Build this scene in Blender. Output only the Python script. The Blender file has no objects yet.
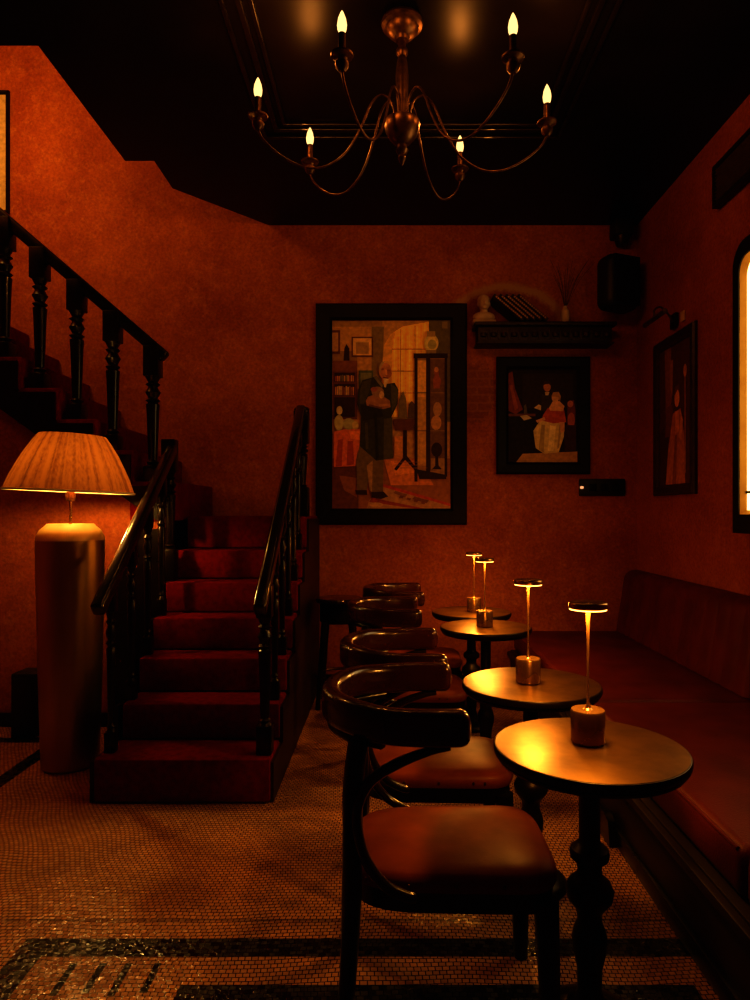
import bpy, bmesh, math, random
from mathutils import Vector, Matrix
random.seed(7)
S = bpy.context.scene
COL = S.collection
PI = math.pi

# ------------------------------------------------------------------ camera
F, VX, VY, EYE = 667.0, 390.0, 512.0, 1.40
cd = bpy.data.cameras.new('camera')
cam = bpy.data.objects.new('camera', cd); COL.objects.link(cam)
cam.location = (0, 0, EYE); cam.rotation_euler = (PI / 2, 0, 0)
cd.sensor_fit = 'HORIZONTAL'; cd.sensor_width = 36.0; cd.lens = 36.0 * F / 750.0
cd.shift_x = -(VX - 375.0) / 750.0; cd.shift_y = (VY - 500.0) / 750.0
cd.clip_start = 0.05
S.camera = cam
S.view_settings.view_transform = 'Standard'
S.view_settings.look = 'High Contrast'
S.view_settings.exposure = 0.0
S.cycles.use_denoising = True
S.cycles.max_bounces = 8
S.cycles.sample_clamp_indirect = 4.0
S.cycles.use_light_tree = True

def at(px, py, Y):          # where a pixel of the photograph lies at depth Y
    return Vector(((px - VX) * Y / F, Y, EYE - (py - VY) * Y / F))

# ------------------------------------------------------------------ materials
def N(nt, t, **kw):
    n = nt.nodes.new(t)
    for k, v in kw.items():
        if k.startswith('i_'):
            n.inputs[k[2:].replace('_', ' ')].default_value = v
        else:
            setattr(n, k, v)
    return n

def base(name):
    m = bpy.data.materials.new(name); m.use_nodes = True
    nt = m.node_tree; nt.nodes.clear()
    out = N(nt, 'ShaderNodeOutputMaterial'); b = N(nt, 'ShaderNodeBsdfPrincipled')
    nt.links.new(b.outputs[0], out.inputs[0])
    return m, nt, b, out

def c4(c): return (c[0], c[1], c[2], 1)

def mat(name, c1, c2=None, scale=8.0, rough=0.5, metal=0.0, bump=0.0, bscale=60.0, stretch=None, coat=0.0, rvar=0.08, sheen=0.0, spec=0.5):
    m, nt, b, out = base(name); L = nt.links.new
    c2 = c2 or tuple(x * 0.7 for x in c1)
    tc = N(nt, 'ShaderNodeTexCoord'); v = tc.outputs['Object']
    if stretch:
        mp = N(nt, 'ShaderNodeMapping'); mp.inputs['Scale'].default_value = stretch
        L(v, mp.inputs['Vector']); v = mp.outputs[0]
    nz = N(nt, 'ShaderNodeTexNoise', i_Scale=scale, i_Detail=5.0); L(v, nz.inputs['Vector'])
    rp = N(nt, 'ShaderNodeValToRGB'); rp.color_ramp.elements[0].color = c4(c1); rp.color_ramp.elements[1].color = c4(c2)
    rp.color_ramp.elements[0].position = 0.35; rp.color_ramp.elements[1].position = 0.68
    L(nz.outputs[0], rp.inputs[0]); L(rp.outputs[0], b.inputs['Base Color'])
    mr = N(nt, 'ShaderNodeMapRange'); mr.inputs['To Min'].default_value = max(0.02, rough - rvar); mr.inputs['To Max'].default_value = min(1, rough + rvar)
    L(nz.outputs[0], mr.inputs[0]); L(mr.outputs[0], b.inputs['Roughness'])
    b.inputs['Metallic'].default_value = metal
    b.inputs['Coat Weight'].default_value = coat
    b.inputs['Specular IOR Level'].default_value = spec
    if sheen: b.inputs['Sheen Weight'].default_value = sheen
    if bump:
        n2 = N(nt, 'ShaderNodeTexNoise', i_Scale=bscale, i_Detail=4.0); L(v, n2.inputs['Vector'])
        bp = N(nt, 'ShaderNodeBump', i_Strength=bump, i_Distance=0.01); L(n2.outputs[0], bp.inputs['Height']); L(bp.outputs[0], b.inputs['Normal'])
    return m

def emit(name, c, s):
    m = bpy.data.materials.new(name); m.use_nodes = True
    nt = m.node_tree; nt.nodes.clear()
    out = N(nt, 'ShaderNodeOutputMaterial'); e = N(nt, 'ShaderNodeEmission'); e.inputs[0].default_value = c4(c); e.inputs[1].default_value = s
    nt.links.new(e.outputs[0], out.inputs[0])
    return m

def math2(nt, op, a, b=None):
    n = N(nt, 'ShaderNodeMath', operation=op)
    for i, x in enumerate((a, b)):
        if x is None: continue
        if isinstance(x, (int, float)): n.inputs[i].default_value = x
        else: nt.links.new(x, n.inputs[i])
    return n.outputs[0]

def mixc(nt, fac, a, b):
    n = N(nt, 'ShaderNodeMix', data_type='RGBA')
    for i, x in ((0, fac), (6, a), (7, b)):
        if isinstance(x, (int, float)): n.inputs[i].default_value = x
        elif isinstance(x, tuple): n.inputs[i].default_value = c4(x)
        else: nt.links.new(x, n.inputs[i])
    return n.outputs[2]

def plaster(name, lo, hi, pale, arch=False):
    m, nt, b, out = base(name); L = nt.links.new
    tc = N(nt, 'ShaderNodeTexCoord'); v = tc.outputs['Object']
    n1 = N(nt, 'ShaderNodeTexNoise', i_Scale=1.6, i_Detail=8.0, i_Roughness=0.65); L(v, n1.inputs['Vector'])
    n2 = N(nt, 'ShaderNodeTexNoise', i_Scale=13.0, i_Detail=9.0, i_Roughness=0.78); L(v, n2.inputs['Vector'])
    n3 = N(nt, 'ShaderNodeTexNoise', i_Scale=48.0, i_Detail=6.0, i_Roughness=.7); L(v, n3.inputs['Vector'])
    r1 = N(nt, 'ShaderNodeMapRange'); r1.inputs[1].default_value = .35; r1.inputs[2].default_value = .68; L(n1.outputs[0], r1.inputs[0])
    r2 = N(nt, 'ShaderNodeMapRange'); r2.inputs[1].default_value = .50; r2.inputs[2].default_value = .82; L(n2.outputs[0], r2.inputs[0])
    col = mixc(nt, r1.outputs[0], lo, hi)
    col = mixc(nt, math2(nt, 'MULTIPLY', r2.outputs[0], .55), col, pale)
    r3 = N(nt, 'ShaderNodeMapRange'); r3.inputs[1].default_value = .36; r3.inputs[2].default_value = .70; r3.inputs[3].default_value = .74; r3.inputs[4].default_value = 1.22; L(n3.outputs[0], r3.inputs[0])
    v3 = N(nt, 'ShaderNodeVectorMath', operation='SCALE'); L(col, v3.inputs[0]); L(r3.outputs[0], v3.inputs[3]); col = v3.outputs[0]
    h = math2(nt, 'ADD', n2.outputs[0], math2(nt, 'MULTIPLY', n3.outputs[0], .5))
    if arch:   # worn brick arch and bare patches showing through the plaster above the shelf
        sp = N(nt, 'ShaderNodeSeparateXYZ'); L(v, sp.inputs[0])
        dx = math2(nt, 'DIVIDE', math2(nt, 'SUBTRACT', sp.outputs[0], .93), .49)
        dz = math2(nt, 'DIVIDE', math2(nt, 'SUBTRACT', sp.outputs[2], 2.86), .36)
        rr = math2(nt, 'SQRT', math2(nt, 'ADD', math2(nt, 'MULTIPLY', dx, dx), math2(nt, 'MULTIPLY', dz, dz)))
        rr = math2(nt, 'ADD', rr, math2(nt, 'MULTIPLY', math2(nt, 'SUBTRACT', n2.outputs[0], .5), .35))
        ring = N(nt, 'ShaderNodeMapRange'); ring.inputs[1].default_value = .13; ring.inputs[2].default_value = .03
        L(math2(nt, 'ABSOLUTE', math2(nt, 'SUBTRACT', rr, .95)), ring.inputs[0])
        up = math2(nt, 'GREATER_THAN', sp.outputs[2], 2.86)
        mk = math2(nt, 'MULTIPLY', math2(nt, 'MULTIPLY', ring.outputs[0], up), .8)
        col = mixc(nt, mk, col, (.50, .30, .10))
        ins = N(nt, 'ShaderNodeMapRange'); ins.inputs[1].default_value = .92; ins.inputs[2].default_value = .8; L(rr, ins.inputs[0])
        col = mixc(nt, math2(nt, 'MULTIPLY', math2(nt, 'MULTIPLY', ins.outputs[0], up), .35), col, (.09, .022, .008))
        # bare patch between the two pictures
        ex = math2(nt, 'DIVIDE', math2(nt, 'SUBTRACT', sp.outputs[0], .68), .22)
        ez = math2(nt, 'DIVIDE', math2(nt, 'SUBTRACT', sp.outputs[2], 2.36), .26)
        er = math2(nt, 'SQRT', math2(nt, 'ADD', math2(nt, 'MULTIPLY', ex, ex), math2(nt, 'MULTIPLY', ez, ez)))
        er = math2(nt, 'ADD', er, math2(nt, 'MULTIPLY', math2(nt, 'SUBTRACT', n2.outputs[0], .5), 1.2))
        pm = N(nt, 'ShaderNodeMapRange'); pm.inputs[1].default_value = 1.0; pm.inputs[2].default_value = .75; L(er, pm.inputs[0])
        bk = N(nt, 'ShaderNodeTexBrick', i_Scale=1.0); bk.inputs['Brick Width'].default_value = .2; bk.inputs['Row Height'].default_value = .065
        bk.inputs['Mortar Size'].default_value = .008
        bk.inputs['Color1'].default_value = (.10, .028, .010, 1); bk.inputs['Color2'].default_value = (.20, .07, .02, 1); bk.inputs['Mortar'].default_value = (.24, .10, .035, 1)
        cx = N(nt, 'ShaderNodeCombineXYZ'); L(sp.outputs[0], cx.inputs[0]); L(sp.outputs[2], cx.inputs[1]); L(cx.outputs[0], bk.inputs['Vector'])
        col = mixc(nt, math2(nt, 'MULTIPLY', pm.outputs[0], .5), col, bk.outputs[0])
        h = math2(nt, 'SUBTRACT', h, math2(nt, 'MULTIPLY', pm.outputs[0], .8))
    L(col, b.inputs['Base Color']); b.inputs['Roughness'].default_value = .75
    b.inputs['Specular IOR Level'].default_value = .25
    bp = N(nt, 'ShaderNodeBump', i_Strength=.35, i_Distance=.012); L(h, bp.inputs['Height']); L(bp.outputs[0], b.inputs['Normal'])
    return m

def mosaic():
    m, nt, b, out = base('mosaic_floor'); L = nt.links.new
    tc = N(nt, 'ShaderNodeTexCoord'); v = tc.outputs['Object']
    nz = N(nt, 'ShaderNodeTexNoise', i_Scale=1.8, i_Detail=1.0); L(v, nz.inputs['Vector'])
    sc = N(nt, 'ShaderNodeVectorMath', operation='SCALE'); sc.inputs[3].default_value = .10; L(nz.outputs[1], sc.inputs[0])
    ad = N(nt, 'ShaderNodeVectorMath', operation='ADD'); L(v, ad.inputs[0]); L(sc.outputs[0], ad.inputs[1])
    def brick(c1, c2, mo):
        k = N(nt, 'ShaderNodeTexBrick', i_Scale=1.0); k.inputs['Brick Width'].default_value = .021; k.inputs['Row Height'].default_value = .018
        k.inputs['Mortar Size'].default_value = .0016; k.inputs['Mortar Smooth'].default_value = .2
        k.inputs['Color1'].default_value = c4(c1); k.inputs['Color2'].default_value = c4(c2); k.inputs['Mortar'].default_value = c4(mo)
        k.offset = .45
        L(ad.outputs[0], k.inputs['Vector']); return k
    k1 = brick((.90, .48, .19), (.58, .27, .10), (.06, .026, .012))
    k2 = brick((.014, .008, .006), (.007, .005, .004), (.006, .004, .003))
    k3 = brick((.20, .05, .025), (.12, .03, .016), (.03, .012, .008))
    k4 = brick((0, 0, 0), (1, 1, 1), (.2, .2, .2))
    sp = N(nt, 'ShaderNodeSeparateXYZ'); L(v, sp.inputs[0]); X, Y = sp.outputs[0], sp.outputs[1]
    def band(ax, lo, hi):
        return math2(nt, 'MULTIPLY', math2(nt, 'GREATER_THAN', ax, lo), math2(nt, 'LESS_THAN', ax, hi))
    def rect(x0, x1, y0, y1): return math2(nt, 'MULTIPLY', band(X, x0, x1), band(Y, y0, y1))
    rects = [(-1.19, .95, 2.10, 2.19), (-1.19, -1.10, -1.2, 2.19), (-2.07, -1.98, -1.2, 4.20), (-3.3, -2.07, 4.05, 4.14),
             (-.62, .90, 1.90, 1.975), (-.62, -.54, -1.0, 1.975)]
    for i, x in enumerate((-.99, -.90, -.82, -.73)):
        rects.append((x, x + .022, 1.93 + .012 * (i % 2), 2.07))
    mk = None
    for r in rects:
        q = rect(*r); mk = q if mk is None else math2(nt, 'MAXIMUM', mk, q)
    inner = rect(-.62, .90, -1.0, 1.90)
    n4 = N(nt, 'ShaderNodeTexNoise', i_Scale=2.2, i_Detail=4.0); L(v, n4.inputs['Vector'])
    col = mixc(nt, math2(nt, 'MULTIPLY', inner, .6), k1.outputs[0], k3.outputs[0])
    line = rect(-1.32, .95, 2.28, 2.295)
    col = mixc(nt, math2(nt, 'MULTIPLY', line, .5), col, k2.outputs[0])
    col = mixc(nt, mk, col, k2.outputs[0])
    dr = N(nt, 'ShaderNodeMapRange'); dr.inputs[1].default_value = .3; dr.inputs[2].default_value = .75; dr.inputs[3].default_value = .75; dr.inputs[4].default_value = 1.1
    L(n4.outputs[0], dr.inputs[0])
    vm = N(nt, 'ShaderNodeVectorMath', operation='SCALE'); L(col, vm.inputs[0]); L(dr.outputs[0], vm.inputs[3])
    L(vm.outputs[0], b.inputs['Base Color'])
    rg = N(nt, 'ShaderNodeMapRange'); rg.inputs[3].default_value = .09; rg.inputs[4].default_value = .8; L(k4.outputs[0], rg.inputs[0])
    L(rg.outputs[0], b.inputs['Roughness'])
    b.inputs['Specular IOR Level'].default_value = .8
    nb = N(nt, 'ShaderNodeTexNoise', i_Scale=55.0, i_Detail=2.0); L(v, nb.inputs['Vector'])
    hh = math2(nt, 'SUBTRACT', math2(nt, 'MULTIPLY', nb.outputs[0], .6), math2(nt, 'MULTIPLY', k1.outputs['Fac'], .6))
    bp = N(nt, 'ShaderNodeBump', i_Strength=1.0, i_Distance=.008); L(hh, bp.inputs['Height']); L(bp.outputs[0], b.inputs['Normal'])
    return m

def paint_mat():
    m, nt, b, out = base('oil_paint'); L = nt.links.new
    at_ = N(nt, 'ShaderNodeVertexColor'); at_.layer_name = 'Col'
    tc = N(nt, 'ShaderNodeTexCoord')
    nz = N(nt, 'ShaderNodeTexNoise', i_Scale=34.0, i_Detail=6.0); L(tc.outputs['Object'], nz.inputs['Vector'])
    mr = N(nt, 'ShaderNodeMapRange'); mr.inputs[1].default_value = .3; mr.inputs[2].default_value = .7; mr.inputs[3].default_value = 1.0; mr.inputs[4].default_value = 1.5
    L(nz.outputs[0], mr.inputs[0])
    vm = N(nt, 'ShaderNodeVectorMath', operation='SCALE'); L(at_.outputs[0], vm.inputs[0]); L(mr.outputs[0], vm.inputs[3])
    L(vm.outputs[0], b.inputs['Base Color']); b.inputs['Roughness'].default_value = .6
    b.inputs['Specular IOR Level'].default_value = .2
    return m

def shade_mat():
    m, nt, b, out = base('pleated_shade_fabric'); L = nt.links.new
    tc = N(nt, 'ShaderNodeTexCoord'); mp = N(nt, 'ShaderNodeMapping'); mp.inputs['Scale'].default_value = (1, 1, .12)
    L(tc.outputs['Object'], mp.inputs[0])
    nz = N(nt, 'ShaderNodeTexNoise', i_Scale=90.0, i_Detail=4.0); L(mp.outputs[0], nz.inputs['Vector'])
    sp = N(nt, 'ShaderNodeSeparateXYZ'); L(tc.outputs['Object'], sp.inputs[0])
    an = math2(nt, 'ARCTAN2', sp.outputs[1], sp.outputs[0])
    pz = N(nt, 'ShaderNodeTexNoise', noise_dimensions='1D', i_Scale=6.0, i_Detail=2.0); L(an, pz.inputs['W'])
    f = math2(nt, 'ADD', math2(nt, 'MULTIPLY', nz.outputs[0], .3), math2(nt, 'MULTIPLY', pz.outputs[0], .7))
    rp = N(nt, 'ShaderNodeValToRGB'); rp.color_ramp.elements[0].color = (.17, .055, .012, 1); rp.color_ramp.elements[1].color = (.44, .175, .042, 1)
    rp.color_ramp.elements[0].position = .34; rp.color_ramp.elements[1].position = .56; L(f, rp.inputs[0])
    L(rp.outputs[0], b.inputs['Base Color']); b.inputs['Roughness'].default_value = .9
    tr = N(nt, 'ShaderNodeBsdfTranslucent'); L(rp.outputs[0], tr.inputs[0])
    mx = N(nt, 'ShaderNodeMixShader'); mx.inputs[0].default_value = .10
    L(b.outputs[0], mx.inputs[1]); L(tr.outputs[0], mx.inputs[2]); L(mx.outputs[0], out.inputs[0])
    return m

def brushed(name, c1, c2, rough, metal=.9):
    # metal with fine circular brushing about the object's own axis
    m, nt, b, out = base(name); L = nt.links.new
    tc = N(nt, 'ShaderNodeTexCoord'); n1 = N(nt, 'ShaderNodeTexNoise', i_Scale=7.0, i_Detail=6.0); L(tc.outputs['Object'], n1.inputs['Vector'])
    rp = N(nt, 'ShaderNodeValToRGB'); rp.color_ramp.elements[0].color = c4(c1); rp.color_ramp.elements[1].color = c4(c2)
    rp.color_ramp.elements[0].position = .35; rp.color_ramp.elements[1].position = .7
    L(n1.outputs[0], rp.inputs[0]); L(rp.outputs[0], b.inputs['Base Color'])
    mr = N(nt, 'ShaderNodeMapRange'); mr.inputs[3].default_value = rough - .08; mr.inputs[4].default_value = rough + .12
    n2 = N(nt, 'ShaderNodeTexNoise', i_Scale=120.0, i_Detail=2.0); mp = N(nt, 'ShaderNodeMapping'); mp.inputs['Scale'].default_value = (1, .05, 1)
    L(tc.outputs['Object'], mp.inputs[0]); L(mp.outputs[0], n2.inputs['Vector'])
    L(n1.outputs[0], mr.inputs[0]); L(mr.outputs[0], b.inputs['Roughness'])
    bp = N(nt, 'ShaderNodeBump', i_Strength=.12, i_Distance=.003); L(n2.outputs[0], bp.inputs['Height']); L(bp.outputs[0], b.inputs['Normal'])
    b.inputs['Metallic'].default_value = metal
    return m

M = dict(
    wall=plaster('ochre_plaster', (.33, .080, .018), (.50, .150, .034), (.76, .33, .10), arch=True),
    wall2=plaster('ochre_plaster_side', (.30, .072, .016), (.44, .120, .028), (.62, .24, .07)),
    ceil=mat('black_lacquer_ceiling', (.006, .004, .0035), (.010, .006, .005), 3, .36, bump=.05, bscale=12, spec=.2),
    floor=mosaic(),
    carpet=mat('red_stair_carpet', (.22, .010, .007), (.14, .006, .005), 30, .95, bump=.5, bscale=260, spec=.08),
    dark=mat('black_gloss_wood', (.007, .004, .0035), (.012, .007, .005), 14, .3, coat=.15, spec=.35),
    rail=mat('dark_varnished_rail', (.014, .008, .005), (.022, .012, .007), 14, .22, coat=.4, stretch=(1, 1, .2)),
    brown=mat('dark_brown_panel', (.030, .012, .007), (.018, .008, .005), 9, .5, stretch=(1, .15, 1)),
    leather=mat('brown_leather', (.25, .060, .014), (.16, .036, .009), 7, .42, bump=.06, bscale=180, spec=.16),
    leather_dark=mat('black_leather', (.055, .013, .007), (.034, .009, .006), 9, .26, bump=.06, bscale=140, coat=.5),
    leather_red=mat('oxblood_leather', (.13, .018, .007), (.085, .012, .005), 5, .45, spec=.22, bump=.25, bscale=150),
    top=brushed('brushed_brass_top', (.34, .19, .052), (.14, .075, .022), .33),
    brass=brushed('lamp_brass', (.52, .31, .12), (.34, .19, .065), .24, .78),
    iron=mat('dark_cast_iron', (.022, .013, .009), (.034, .02, .012), 20, .38, metal=.5),
    bronze=mat('aged_bronze', (.20, .105, .048), (.08, .042, .022), 34, .40, metal=.85),
    vase=mat('bronze_vase', (.50, .35, .11), (.34, .22, .065), 5, .34, metal=.85, stretch=(1, 1, .2)),
    lamplit_gold=mat('lamplit_vase_gold', (.80, .62, .24), (.66, .48, .16), 9, .42, metal=.15),  # lamplight on the vase top painted in as a paler, less metallic gold
    shade=shade_mat(), paint=paint_mat(),
    frame=mat('black_picture_frame', (.007, .004, .003), (.012, .007, .005), 20, .5, spec=.2),
    frame2=mat('dark_walnut_frame', (.05, .02, .010), (.028, .012, .007), 20, .45),
    shelf=mat('carved_dark_oak', (.035, .016, .010), (.018, .009, .006), 26, .5, bump=.4, bscale=60),
    plasterw=mat('cream_plaster', (.60, .42, .26), (.46, .30, .17), 12, .8),
    book=mat('dark_book_cloth', (.04, .013, .011), (.022, .009, .008), 20, .45),
    gilt=mat('gilt_lettering', (.55, .33, .14), (.4, .22, .09), 40, .4, metal=.4),
    page=mat('aged_pages', (.42, .26, .15), (.30, .18, .1), 60, .8),
    plastic=mat('black_plastic', (.010, .008, .008), (.015, .011, .010), 20, .5),
    grille=mat('grey_vent_slats', (.11, .075, .055), (.08, .05, .04), 20, .5),
    twig=mat('dry_twig', (.10, .04, .016), (.06, .025, .01), 20, .9),
    bulb=emit('warm_filament_bulb', (1.0, .64, .24), 1.3),
    led=emit('warm_led_ring', (1.0, .46, .10), 5.0),
    panel=emit('backlit_amber_glass', (1.0, .66, .27), 2.6),
    lampbulb=emit('bright_lamp_bulb', (1.0, .60, .17), 330.0),
    reveal=mat('glow_painted_reveal', (.85, .52, .12), (.75, .42, .09), 12, .5),  # bright gold colour stands in for the pane's glow on the inner bevel
    indicator=emit('indicator_light', (1.0, .45, .2), .8),
    mat_board=mat('cream_mount', (.75, .60, .36), (.68, .52, .3), 5, .8),
    lining=mat('white_shade_lining', (.85, .68, .45), (.8, .62, .4), 10, .9),
)

# ------------------------------------------------------------------ mesh builder
class MB:
    def __init__(s): s.v = []; s.f = []
    def add(s, vs, fs):
        b = len(s.v); s.v += [tuple(v) for v in vs]; s.f += [tuple(i + b for i in f) for f in fs]; return s
    def bm(s, bm, mx=None):
        bm.verts.ensure_lookup_table(); bm.verts.index_update()
        vs = [(mx @ v.co) if mx else v.co.copy() for v in bm.verts]
        s.add(vs, [[v.index for v in f.verts] for f in bm.faces]); bm.free(); return s
    def box(s, c, d, bevel=0.0, rot=None, seg=2):
        bm = bmesh.new(); bmesh.ops.create_cube(bm, size=1.0)
        for v in bm.verts: v.co = Vector((v.co.x * d[0], v.co.y * d[1], v.co.z * d[2]))
        if bevel: bmesh.ops.bevel(bm, geom=bm.edges[:], offset=min(bevel, min(d) * .49), segments=seg, profile=.5, affect='EDGES')
        mx = Matrix.Translation(Vector(c)) @ (rot.to_4x4() if rot is not None else Matrix())
        return s.bm(bm, mx)
    def b2(s, lo, hi, bevel=0.0, seg=2):
        lo, hi = Vector(lo), Vector(hi); return s.box((lo + hi) / 2, hi - lo, bevel, None, seg)
    def lathe(s, prof, c=(0, 0, 0), seg=28, sq=None, cap=True):
        vs, fs = [], []; n = len(prof)
        for (r, z) in prof:
            for k in range(seg):
                a = 2 * PI * k / seg
                vs.append((c[0] + r * math.cos(a), c[1] + r * math.sin(a), c[2] + z))
        for i in range(n - 1):
            for k in range(seg):
                k2 = (k + 1) % seg
                fs.append((i * seg + k, i * seg + k2, (i + 1) * seg + k2, (i + 1) * seg + k))
        if cap:
            if prof[0][0] > 1e-5: fs.append(tuple(range(seg - 1, -1, -1)))
            if prof[-1][0] > 1e-5: fs.append(tuple((n - 1) * seg + k for k in range(seg)))
        return s.add(vs, fs)
    def tube(s, pts, rad, seg=10, close=True):
        pts = [Vector(p) for p in pts]; n = len(pts)
        if not isinstance(rad, (list, tuple)): rad = [rad] * n
        vs, fs = [], []; up = None
        for i, p in enumerate(pts):
            t = (pts[min(i + 1, n - 1)] - pts[max(i - 1, 0)]).normalized()
            if up is None:
                up = Vector((0, 0, 1)) if abs(t.z) < .9 else Vector((0, 1, 0))
            a = t.cross(up)
            if a.length < 1e-4: a = t.cross(Vector((1, 0, 0)))
            a.normalize(); b = a.cross(t).normalized(); up = b
            for k in range(seg):
                th = 2 * PI * k / seg
                vs.append(p + (a * math.cos(th) + b * math.sin(th)) * rad[i])
        for i in range(n - 1):
            for k in range(seg):
                k2 = (k + 1) % seg
                fs.append((i * seg + k, i * seg + k2, (i + 1) * seg + k2, (i + 1) * seg + k))
        if close: fs += [tuple(range(seg - 1, -1, -1)), tuple((n - 1) * seg + k for k in range(seg))]
        return s.add(vs, fs)
    def prism(s, poly, z0, z1, ax='z'):
        n = len(poly); vs = []
        for z in (z0, z1):
            for (a, b) in poly:
                vs.append({'z': (a, b, z), 'y': (a, z, b), 'x': (z, a, b)}[ax])
        fs = [tuple(range(n - 1, -1, -1)), tuple(range(n, 2 * n))] + [(i, (i + 1) % n, n + (i + 1) % n, n + i) for i in range(n)]
        return s.add(vs, fs)
    def build(s, name, m, parent=None, smooth=35, loc=None):
        me = bpy.data.meshes.new(name); me.from_pydata(s.v, [], s.f); me.validate()
        bm = bmesh.new(); bm.from_mesh(me); bmesh.ops.recalc_face_normals(bm, faces=bm.faces[:]); bm.to_mesh(me); bm.free()
        me.materials.append(m)
        if smooth:
            me.polygons.foreach_set('use_smooth', [True] * len(me.polygons)); me.set_sharp_from_angle(angle=math.radians(smooth))
        me.update()
        o = bpy.data.objects.new(name, me); COL.objects.link(o)
        if parent: o.parent = parent
        if loc is not None: o.location = loc
        return o

def smoothpath(pts, n=8):
    P = [Vector(p) for p in pts]; out = []
    for i in range(len(P) - 1):
        p0, p1, p2, p3 = P[max(i - 1, 0)], P[i], P[i + 1], P[min(i + 2, len(P) - 1)]
        for k in range(n):
            t = k / n
            out.append(.5 * ((2 * p1) + (p2 - p0) * t + (2 * p0 - 5 * p1 + 4 * p2 - p3) * t * t + (3 * p1 - p0 - 3 * p2 + p3) * t ** 3))
    out.append(P[-1]); return out

def tag(o, label=None, cat=None, group=None, kind=None):
    if label: o['label'] = label
    if cat: o['category'] = cat
    if group: o['group'] = group
    if kind: o['kind'] = kind
    return o
def empty(name, loc=(0, 0, 0), label=None, cat=None, group=None, rz=0):
    o = bpy.data.objects.new(name, None); COL.objects.link(o); o.location = loc; o.rotation_euler = (0, 0, rz); o.empty_display_size = .1
    return tag(o, label, cat, group)
def copy_tree(o, parent=None):
    c = o.copy(); COL.objects.link(c)
    if parent: c.parent = parent
    for ch in o.children: copy_tree(ch, c)
    return c
def struct(name, mb, m, label, cat, parent=None, smooth=0):
    o = mb.build(name, m, parent, smooth); return tag(o, label, cat, None, 'structure')

def light(kind, name, loc, col, power, **kw):
    d = bpy.data.lights.new(name, kind); d.color = col; d.energy = power
    for k, v in kw.items(): setattr(d, k, v)
    o = bpy.data.objects.new(name, d); COL.objects.link(o); o.location = loc; return o

# ------------------------------------------------------------------ the setting
XL, XR, YB, YF, ZC, ZT = -3.4, 1.98, 5.35, -1.6, 3.70, 5.7
struct('floor', MB().b2((XL - .1, YF - .1, -.1), (XR + .1, YB + .1, 0)), M['floor'], 'warm mosaic tile floor with black border bands', 'floor')
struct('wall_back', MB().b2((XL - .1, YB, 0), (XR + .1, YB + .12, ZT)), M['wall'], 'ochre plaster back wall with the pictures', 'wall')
struct('wall_right', MB().b2((XR, YF, 0), (XR + .12, YB, ZC + .3)), M['wall2'], 'ochre plaster wall behind the banquette', 'wall')
struct('wall_left', MB().b2((XL - .12, YF, 0), (XL, YB, ZT)), M['wall2'], 'ochre plaster wall at the far left', 'wall')
struct('wall_front', MB().b2((XL - .1, YF - .12, 0), (XR + .1, YF, ZC + .3)), M['wall2'], 'plaster wall facing the stairs', 'wall')
ceil_poly = [(XL - .1, YF - .1), (XR + .1, YF - .1), (XR + .1, YB), (-.97, YB), (-1.545, 4.74), (-1.545, 4.37), (-1.735, 4.37), (-1.735, 3.29), (XL - .1, 3.29)]
struct('ceiling', MB().prism(ceil_poly, ZC, ZC + .3), M['ceil'], 'glossy black ceiling with a stepped stairwell opening', 'ceiling')
struct('ceiling_stairwell', MB().b2((XL - .1, 3.2, ZT), (-.5, YB + .1, ZT + .1)), M['wall2'], 'ceiling high above the stairwell', 'ceiling')
struct('wall_stairwell', MB().b2((XL, 3.19, ZC + .3), (-.6, 3.29, ZT)), M['wall2'], 'stairwell wall above the ceiling opening', 'wall')
# raised moulding panel on the ceiling
x0, x1, y1, y0 = -.77, 1.04, 4.09, .2
for i, off in enumerate((0.0, .075, .135)):
    mb = MB(); w = .022 if i != 1 else .03
    a0, a1, b1, b0 = x0 + off, x1 - off, y1 - off, y0 + off
    mb.b2((a0, b1 - w, ZC - .018), (a1, b1, ZC), .005); mb.b2((a0, b0, ZC - .018), (a1, b0 + w, ZC), .005)
    mb.b2((a0, b0 + w, ZC - .018), (a0 + w, b1 - w, ZC), .005); mb.b2((a1 - w, b0 + w, ZC - .018), (a1, b1 - w, ZC), .005)
    struct('trim_%d' % (i + 1), mb, M['dark'], ('outermost', 'middle', 'innermost')[i] + ' rectangular moulding strip around the black ceiling panel', 'moulding')
mb = MB().b2((.0 - .58, YB - .03, 0), (1.0, YB, .10), .006); struct('baseboard_back', mb, M['dark'], 'dark baseboard along the back wall', 'baseboard')
# lit window on the right wall
wy0, wy1, wz0, wz1 = 2.44, 3.68, 1.285, 2.86
def rrect(a0, a1, b0, b1, r, n=8, bottom=True):
    out = []
    for (cx, cy, s) in ((a1 - r, b1 - r, 0), (a0 + r, b1 - r, PI / 2)):
        for k in range(n + 1):
            t = s + PI / 2 * k / n; out.append((cx + r * math.cos(t), cy + r * math.sin(t)))
    return out + [(a0, b0), (a1, b0)]
win = MB()
o_, i_ = rrect(wy0, wy1, wz0, wz1, .13), rrect(wy0 + .05, wy1 - .05, wz0 + .10, wz1 - .08, .085)
n = len(o_); vs = []
for x, pl in ((XR, o_), (XR - .09, o_), (XR - .085, i_), (XR - .079, i_), (XR, i_)): vs += [(x, a, b) for (a, b) in pl]
fs = []
for k in range(4):
    for i in range(n): fs.append((k * n + i, k * n + (i + 1) % n, (k + 1) * n + (i + 1) % n, (k + 1) * n + i))
win.add(vs, fs)
wf = struct('window_1', win, M['frame'], 'glowing amber window in a thick black frame with rounded top corners', 'window', smooth=35)
MB().prism(rrect(wy0 + .075, wy1 - .075, wz0 + .125, wz1 - .105, .08), XR - .05, XR - .03, 'x').build('window_pane', M['panel'], wf, 0)
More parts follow.
